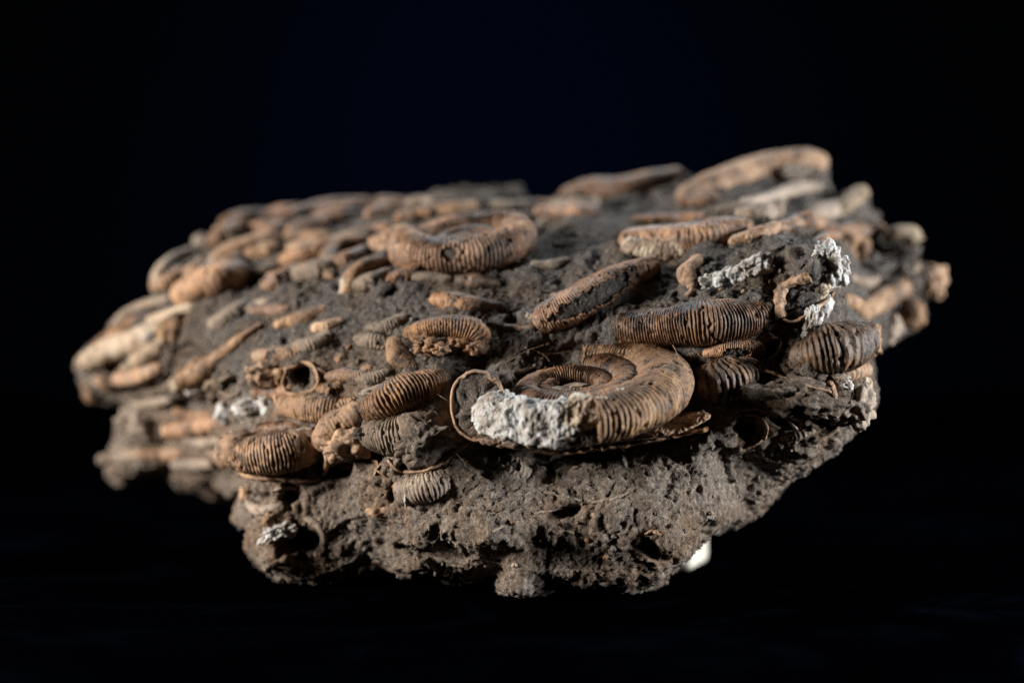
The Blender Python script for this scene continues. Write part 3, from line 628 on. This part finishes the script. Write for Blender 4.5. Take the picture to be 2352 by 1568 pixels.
lump(515, 947, 21, 23, 'calcite', 0, 10); lump(572, 938, 36, 22, 'calcite', 5, 14); lump(618, 926, 24, 26, 'calcite', 0, 14)
lump(640, 918, 10, 22, 'orange', 20, 18, name='shell_fragment')
lump(328, 972, 60, 38, 'dusty', -10, 10, 40, .18, name='shell_fragment'); W([(382,992,14),(440,984,20),(505,972,10)], [16,23,20], 'orange', 22, amp=.10)
W([(850,550,6),(790,556,8),(752,588,10),(748,622,8),(772,650,2)], [10,13,15,17,14], 'tan', 0, roll=10); W([(768,612,6),(800,592,8),(850,580,8),(900,572,2)], [12,12,12,12], 'tan', 0)
A26 = W([(802,672,12),(816,640,16),(848,612,14),(884,604,4)], [16,19,17,12], 'tan', 0, roll=30); lump(800, 658, 19, 30, 'pale', -12, 24, 16, .35, name='broken_end', parent=A26)
W([(930,640,0),(985,641,5),(1042,648,0)], [10,13,10], 'dusty', 20, amp=.16); W([(1052,650,2),(1090,652,5),(1140,660,0)], [14,18,12], 'dark', 16, amp=.14)

for pts, r, mt, rl_ in (([(540,540),(590,528),(640,520)],[10,14,10],'brown',12),([(655,575),(700,568),(745,560)],[9,13,9],'tan',10),([(905,505),(950,498),(1000,492)],[8,12,8],'brown',5),([(560,640),(600,628),(640,618)],[10,14,10],'dusty',16),([(420,640),(450,622),(470,600)],[12,15,10],'tan',30),
    ([(600,500),(640,488),(690,478)],[9,13,9],'brown',14),([(930,470),(965,466),(1000,470)],[8,13,9],'dusty',4),([(1200,470),(1240,474),(1280,470)],[8,12,8],'brown',0),([(1640,490),(1690,482),(1740,480)],[9,13,9],'dusty',8),([(1880,560),(1905,548),(1930,545)],[10,14,10],'brown',10),
    ([(330,905),(370,890),(420,868)],[8,12,9],'dusty',20),([(300,930),(350,925),(400,915)],[10,13,9],'dusty',8),([(560,720),(590,700),(625,690)],[7,10,7],'dusty',25),([(250,860),(280,850),(310,835)],[9,12,9],'pale',18),([(1950,640),(1990,655),(2020,640)],[10,14,10],'dusty',-10),([(480,1035),(500,1050),(520,1075)],[12,14,10],'tan',-30),([(420,1010),(470,1018),(510,1010)],[10,15,10],'dusty',0)):
    W(pts, r, mt, 12, amp=.1, roll=rl_)
FZ = np.random.default_rng(8); placed = [tuple(p) for p in ((1074,553),(1312,892))]
def crowd(n, x0, x1, y0, y1, rmin, rmax, roll0, mats, gap):
    k = 0; FA = np.array([f[0] for f in FOS]); FR = np.array([f[1] for f in FOS])+.002
    for _ in range(n*12):
        x, y = FZ.uniform(x0, x1), FZ.uniform(y0, y1)
        if outline_dist(np.array([[x, y]]))[0] < 22 or min(math.hypot(x-a, (y-b)*2) for a, b in placed) < gap: continue
        c = unproj(np.array([x]), np.array([y]), surf(np.array([x]), np.array([y])))[0]
        if (np.linalg.norm(FA-c, axis=1)/FR).min() < .75: continue
        l = FZ.uniform(36, 64); r = FZ.uniform(rmin, rmax); a = math.radians(FZ.uniform(roll0-8, roll0+12)); bow = FZ.uniform(2, 9)
        W([(x-l*math.cos(a), y+l*math.sin(a)), (x, y+bow), (x+l*math.cos(a), y-l*math.sin(a))], [r*.8, r, r*.75], mats[k % len(mats)], int(l*.34), amp=.22, roll=math.degrees(a), ends=(('round','flat')[k % 2], 'round'), rib_rng=((-.1,1.1),(.2,1.1),(-.1,.7))[k % 3])
        placed.append((x, y)); k += 1
        if k == n: break
crowd(16, 480, 1000, 475, 650, 18, 27, 18, ('brown','tan','orange','dusty','brown'), 84)
crowd(7, 230, 560, 640, 900, 18, 28, 24, ('tan','pale','dusty','brown'), 95)
crowd(6, 1640, 2010, 440, 545, 15, 25, 10, ('brown','dusty','tan','dark'), 66)
crowd(5, 1000, 1650, 450, 520, 13, 18, 4, ('brown','dusty','tan'), 70)
crowd(9, 560, 920, 690, 1000, 14, 21, 8, ('dusty','tan','brown'), 62); crowd(6, 1180, 1900, 600, 860, 10, 15, 8, ('dusty','dark','brown'), 70)
crowd(5, 260, 540, 930, 1080, 14, 22, 0, ('dusty','tan'), 80)
# small chips of shell in the sediment
CH = np.random.default_rng(5)
for k in range(46):
    x, y = CH.uniform(520, 1900), CH.uniform(540, 1330)
    if outline_dist(np.array([[x, y]]))[0] < 40 or any(q[5] > 3 and math.hypot(x-q[0], y-q[1]) < q[2]+15 for q in SC): continue
    a = CH.uniform(-.5, .9); l = CH.uniform(10, 24); bnd = CH.uniform(-5, 5)
    if CH.random() < .12:
        rim([(x-l*math.cos(a), y+l*math.sin(a)), (x, y+bnd), (x+l*math.cos(a), y-l*math.sin(a))], CH.uniform(3, 5), 16, ('tan','dusty','brown')[k%3], name='shell_fragment', lift=8)
    else: lump(x, y, l*.5, l*.32, ('tan','dusty','pale','orange')[k%4], math.degrees(a), 6, l*.4, .3, name='shell_fragment')

# far right, out of focus
lump(1946, 565, 46, 36, 'tan', -12, 0, 40, .3, name='shell_fragment', blocky=.4)
W([(1902,500,6),(1945,480,12),(1992,442,12)], [16,18,20], 'pale', 0, roll=30, label='pale shell piece on the far right edge'); lump(1918, 492, 24, 18, 'calcite', 10, 14)
W([(2032,558,8),(2058,540,14),(2096,546,14),(2088,566,8)], [12,15,19,14], 'pale', 0)
lump(2140, 645, 36, 40, 'tan', 10, 4, 34, .22, name='shell_fragment'); lump(2110, 622, 34, 20, 'dusty', 0, 6, name='shell_fragment', rough=.25)
W([(1972,722,10),(2025,692,16),(2082,658,8)], [20,27,22], 'tan', 12, amp=.15, roll=30); lump(2094, 722, 34, 36, 'tan', 0, 6, 32, .18, name='shell_fragment')
rim([(1990,600),(2035,620),(2052,650),(2030,680)], 8, 30, 'dusty', lift=12); lump(2040, 755, 40, 30, 'dusty', 30, 4, name='shell_fragment')
W([(1700,470,2),(1760,462,8),(1830,440,8),(1890,430,2)], [10,14,16,12], 'dusty', 0, roll=12); rim([(1770,498),(1775,475),(1800,462),(1830,458)], 8, 26, 'dusty', lift=10)
W([(1800,510,0),(1860,515,6),(1920,525,2)], [12,16,14], 'brown', 0)

for a in ((2078,655,52,42),(2056,722,42,40),(2012,628,44,38),(2075,590,36,22)): lump(a[0], a[1], a[2], a[3], 'matrix', 20, 2, 40, .4, name='sediment_crust')

# --- the lower front face
A30 = lump(640, 1222, 42, 18, 'calcite', 22, 14, 22, .55)
W([(694,1188),(728,1204),(744,1236),(722,1280)], [7,10,10,7], 'dusty', 0, roll=-60)
W([(565,1152),(595,1172),(650,1162)], [10,13,9], 'dusty', 0); lump(566, 1138, 18, 22, 'tan', 15, 8, name='shell_fragment', rough=.35)
rim([(625,1128),(660,1118),(690,1128),(692,1150)], 7, 22, 'dusty', lift=6); lump(620, 1190, 14, 20, 'tan', -30, 8, name='shell_fragment', rough=.3)
rim([(1130,1222),(1160,1206),(1195,1196)], 6, 26, 'dusty', lift=5); rim([(1225,1180),(1270,1170),(1300,1164)], 6, 30, 'dusty', lift=4)
rim([(1250,1132),(1290,1140),(1340,1150)], 8, 34, 'dusty', lift=5); rim([(1352,1152),(1400,1148),(1450,1130)], 8, 34, 'dusty', lift=5)
rim([(1268,1222),(1295,1220),(1318,1224)], 7, 22, 'pale', lift=12); rim([(1480,1226),(1500,1220),(1520,1228)], 6, 20, 'tan', lift=10)
lump(800, 1068, 26, 12, 'orange', -8, 14, 16, .3, name='shell_fragment'); rim([(850,1050),(868,1068),(862,1088)], 6, 26, 'tan', lift=6); rim([(880,1062),(868,1078),(885,1092)], 5, 26, 'tan', lift=6)

# --- loose root fibres caught on the surface
def fibre(pts, r=.00011):
    C, _ = path3([(p[0], p[1], p[2] if len(p) > 2 else 40) for p in pts], 30)
    ph = np.linspace(0, 2*np.pi, 5, endpoint=False); T = np.gradient(C, axis=0); T /= np.linalg.norm(T, axis=1)[:,None]
    A = np.cross(T, FWD); A /= np.linalg.norm(A, axis=1)[:,None]; B = np.cross(T, A)
    P = C[:,None]+r*(np.cos(ph)[None,:,None]*A[:,None]+np.sin(ph)[None,:,None]*B[:,None]); ii = np.arange(150).reshape(30,5); jj = np.roll(ii,-1,1)
    add('root_fiber', mesh_from('root_fiber', P.reshape(-1,3), np.stack([ii[:-1],ii[1:],jj[1:],jj[:-1]],-1).reshape(-1,4)), M['tan'], rock)
for p in ([(1080,868),(1130,846),(1165,830),(1210,806),(1250,792)],[(1235,810),(1270,812),(1310,806)],[(1530,786),(1545,778),(1568,778),(1560,784)],[(1545,792,60),(1552,805,70),(1562,832,80)],[(1005,905),(1030,920),(1050,925)],[(1315,840),(1335,822),(1345,800),(1350,790)],[(1045,1040,60),(1060,1055,60),(1068,1065,60)],[(1000,975),(1020,1000),(1025,1020)],[(1220,800),(1250,815),(1262,830)],[(1590,800,50),(1600,810,50),(1612,822,40)]):
    fibre(p)

# --- sediment banked up against the fossils
def drape(o):
    me = o.data; n = len(me.vertices); co = np.empty(n*3, np.float32); me.vertices.foreach_get('co', co); P = co.reshape(-1,3).astype(float)
    no = np.empty(n*3, np.float32); me.vertices.foreach_get('normal', no); Nn = no.reshape(-1,3).astype(float)
    A = np.array([f[0] for f in FOS]); R = np.array([f[1] for f in FOS]); Kk = np.array([f[2] for f in FOS])
    sel = np.where(P[:,1] < .16)[0]; sel = sel[(Nn[sel]@FWD) < .4]
    rat = np.full(len(sel), 99.0); rr = np.zeros(len(sel)); O_ = P[sel].mean(0)
    A_ = A-O_; Wm = np.vstack([1/R**2, (A_*A_).sum(1)/R**2, (-2*A_/R[:,None]**2).T])
    for i in range(0, len(sel), 4000):
        q = P[sel[i:i+4000]]-O_; d_ = np.hstack([(q*q).sum(1)[:,None], np.ones((len(q),1)), q])@Wm
        k = d_.argmin(1); rat[i:i+4000] = np.sqrt(np.maximum(d_[np.arange(len(q)), k], 0)); rr[i:i+4000] = R[k]*Kk[k]
    nn = .5+.9*fbm(P[sel]*130, 2, 77)
    h = np.minimum(rr, .0045)*.48*(1-sstep(.9, 2.0, rat))*np.clip(nn, 0, 1.1)
    P[sel] += (Nn[sel]*.75+np.array([0,-.2,.25]))*h[:,None]
    me.vertices.foreach_set('co', P.astype(np.float32).ravel()); me.update()
drape(matrix)

# --- crumbs of sediment on the surface
def crumbs(n=5200, name='sediment_crumbs', mat='grey', r0=.00018, r1=.00055):
    me = matrix.data; nv = len(me.vertices); no = np.empty(nv*3, np.float32); me.vertices.foreach_get('normal', no); no = no.reshape(-1,3)
    co = np.empty(nv*3, np.float32); me.vertices.foreach_get('co', co); co = co.reshape(-1,3)
    c = np.where((no@FWD < .1))[0]; c = rng.choice(c, n, replace=False)
    b = bmesh.new(); bmesh.ops.create_icosphere(b, subdivisions=1, radius=1.0); b.verts.ensure_lookup_table()
    v0 = np.array([v.co[:] for v in b.verts]); f0 = np.array([[v.index for v in f.verts] for f in b.faces]); b.free()
    r = r0+r1*rng.random(n)**4
    V = co[c][:,None,:] + (v0[None]*(1+.5*(rng.random((n,len(v0),1))-.5)))*r[:,None,None]*(.6+.8*rng.random((n,1,3)))
    F = (f0[None]+(np.arange(n)*len(v0))[:,None,None]).reshape(-1,3)
    o = add(name, mesh_from(name, V.reshape(-1,3), F), M[mat], rock); o['kind'] = 'stuff'
crumbs()
crumbs(260, 'calcite_sparkles', 'calcite', .00012, .0003)  # pale calcite grains stand in for tiny glints on the stone

# ------------------------------------------------------------------ table, backdrop, support
print('ROCK MIN Z', TABLE_Z, 'verts', len(MV))
m, nt, N, L, B = nodes('black acrylic'); co = coords(N)
sm = nz(N, L, co, 6, 5, .65, 1.5)
st_ = nz(N, L, co, 14, 6, .75, 2.0); L.new(ramp(N, L, st_, [(.52, (.00015,.0002,.0004)), (.74, (.0012,.0017,.0034))]), B.inputs['Base Color'])
mr = N.new('ShaderNodeMapRange'); mr.inputs[3].default_value = .30; mr.inputs[4].default_value = .75; L.new(sm, mr.inputs[0]); L.new(mr.outputs[0], B.inputs['Roughness'])
B.inputs['Specular IOR Level'].default_value = .0
bm = bmesh.new(); bmesh.ops.create_grid(bm, x_segments=2, y_segments=2, size=1.0); me = bpy.data.meshes.new('table_top'); bm.to_mesh(me); bm.free()
t = add('table_top', me, m); t.location = (0, .1, TABLE_Z-.0004); t.scale = (1.6, 1.0, 1); t['kind'] = 'structure'; t['label'] = 'black table top under the rock'; t['category'] = 'table'
m, nt, N, L, B = nodes('black velvet'); B.inputs['Base Color'].default_value = (.0006,.0008,.0012,1); B.inputs['Roughness'].default_value = 1; B.inputs['Specular IOR Level'].default_value = 0
bm = bmesh.new(); pr = [(1.09, TABLE_Z-.05)]+[(1.09+.0*k, TABLE_Z-.05+.1*k) for k in range(1, 16)]
rows = [[bm.verts.new((x, y+.03*math.sin(x*5), z)) for x in np.linspace(-1.6, 1.6, 33)] for (y, z) in pr]
for a, b in zip(rows, rows[1:]):
    for i in range(32): bm.faces.new((a[i], a[i+1], b[i+1], b[i]))
me = bpy.data.meshes.new('backdrop'); bm.to_mesh(me); bm.free()
bd = add('backdrop', me, m); bd['kind'] = 'structure'; bd['label'] = 'black cloth backdrop behind the rock'; bd['category'] = 'backdrop'

m, nt, N, L, B = nodes('cream plastic'); B.inputs['Base Color'].default_value = (.50,.46,.38,1); B.inputs['Roughness'].default_value = .5
p0 = unproj(np.array([1560.]), np.array([1262.]), np.array([.070]))[0]
p1 = unproj(np.array([1622.]), np.array([1306.]), np.array([.070]))[0]
bm = bmesh.new(); bmesh.ops.create_cube(bm, size=1.0)
wd, hh = .030, .032
bmesh.ops.scale(bm, vec=(wd, .024, hh), verts=bm.verts); bmesh.ops.bevel(bm, geom=bm.edges[:], offset=.0025, segments=4, profile=.5, affect='EDGES')
me = bpy.data.meshes.new('support_block'); bm.to_mesh(me); bm.free(); me.polygons.foreach_set('use_smooth', np.ones(len(me.polygons), bool))
sb = add('support_block', me, m); sb.location = (p1[0]-wd/2, p1[1]+.014, TABLE_Z+hh/2); sb.rotation_euler.z = math.radians(-14)
sb['label'] = 'small cream block under the right of the rock, propping it up'; sb['category'] = 'block'
print('BLOCK BASE PX z', p1[2], 'table', TABLE_Z)
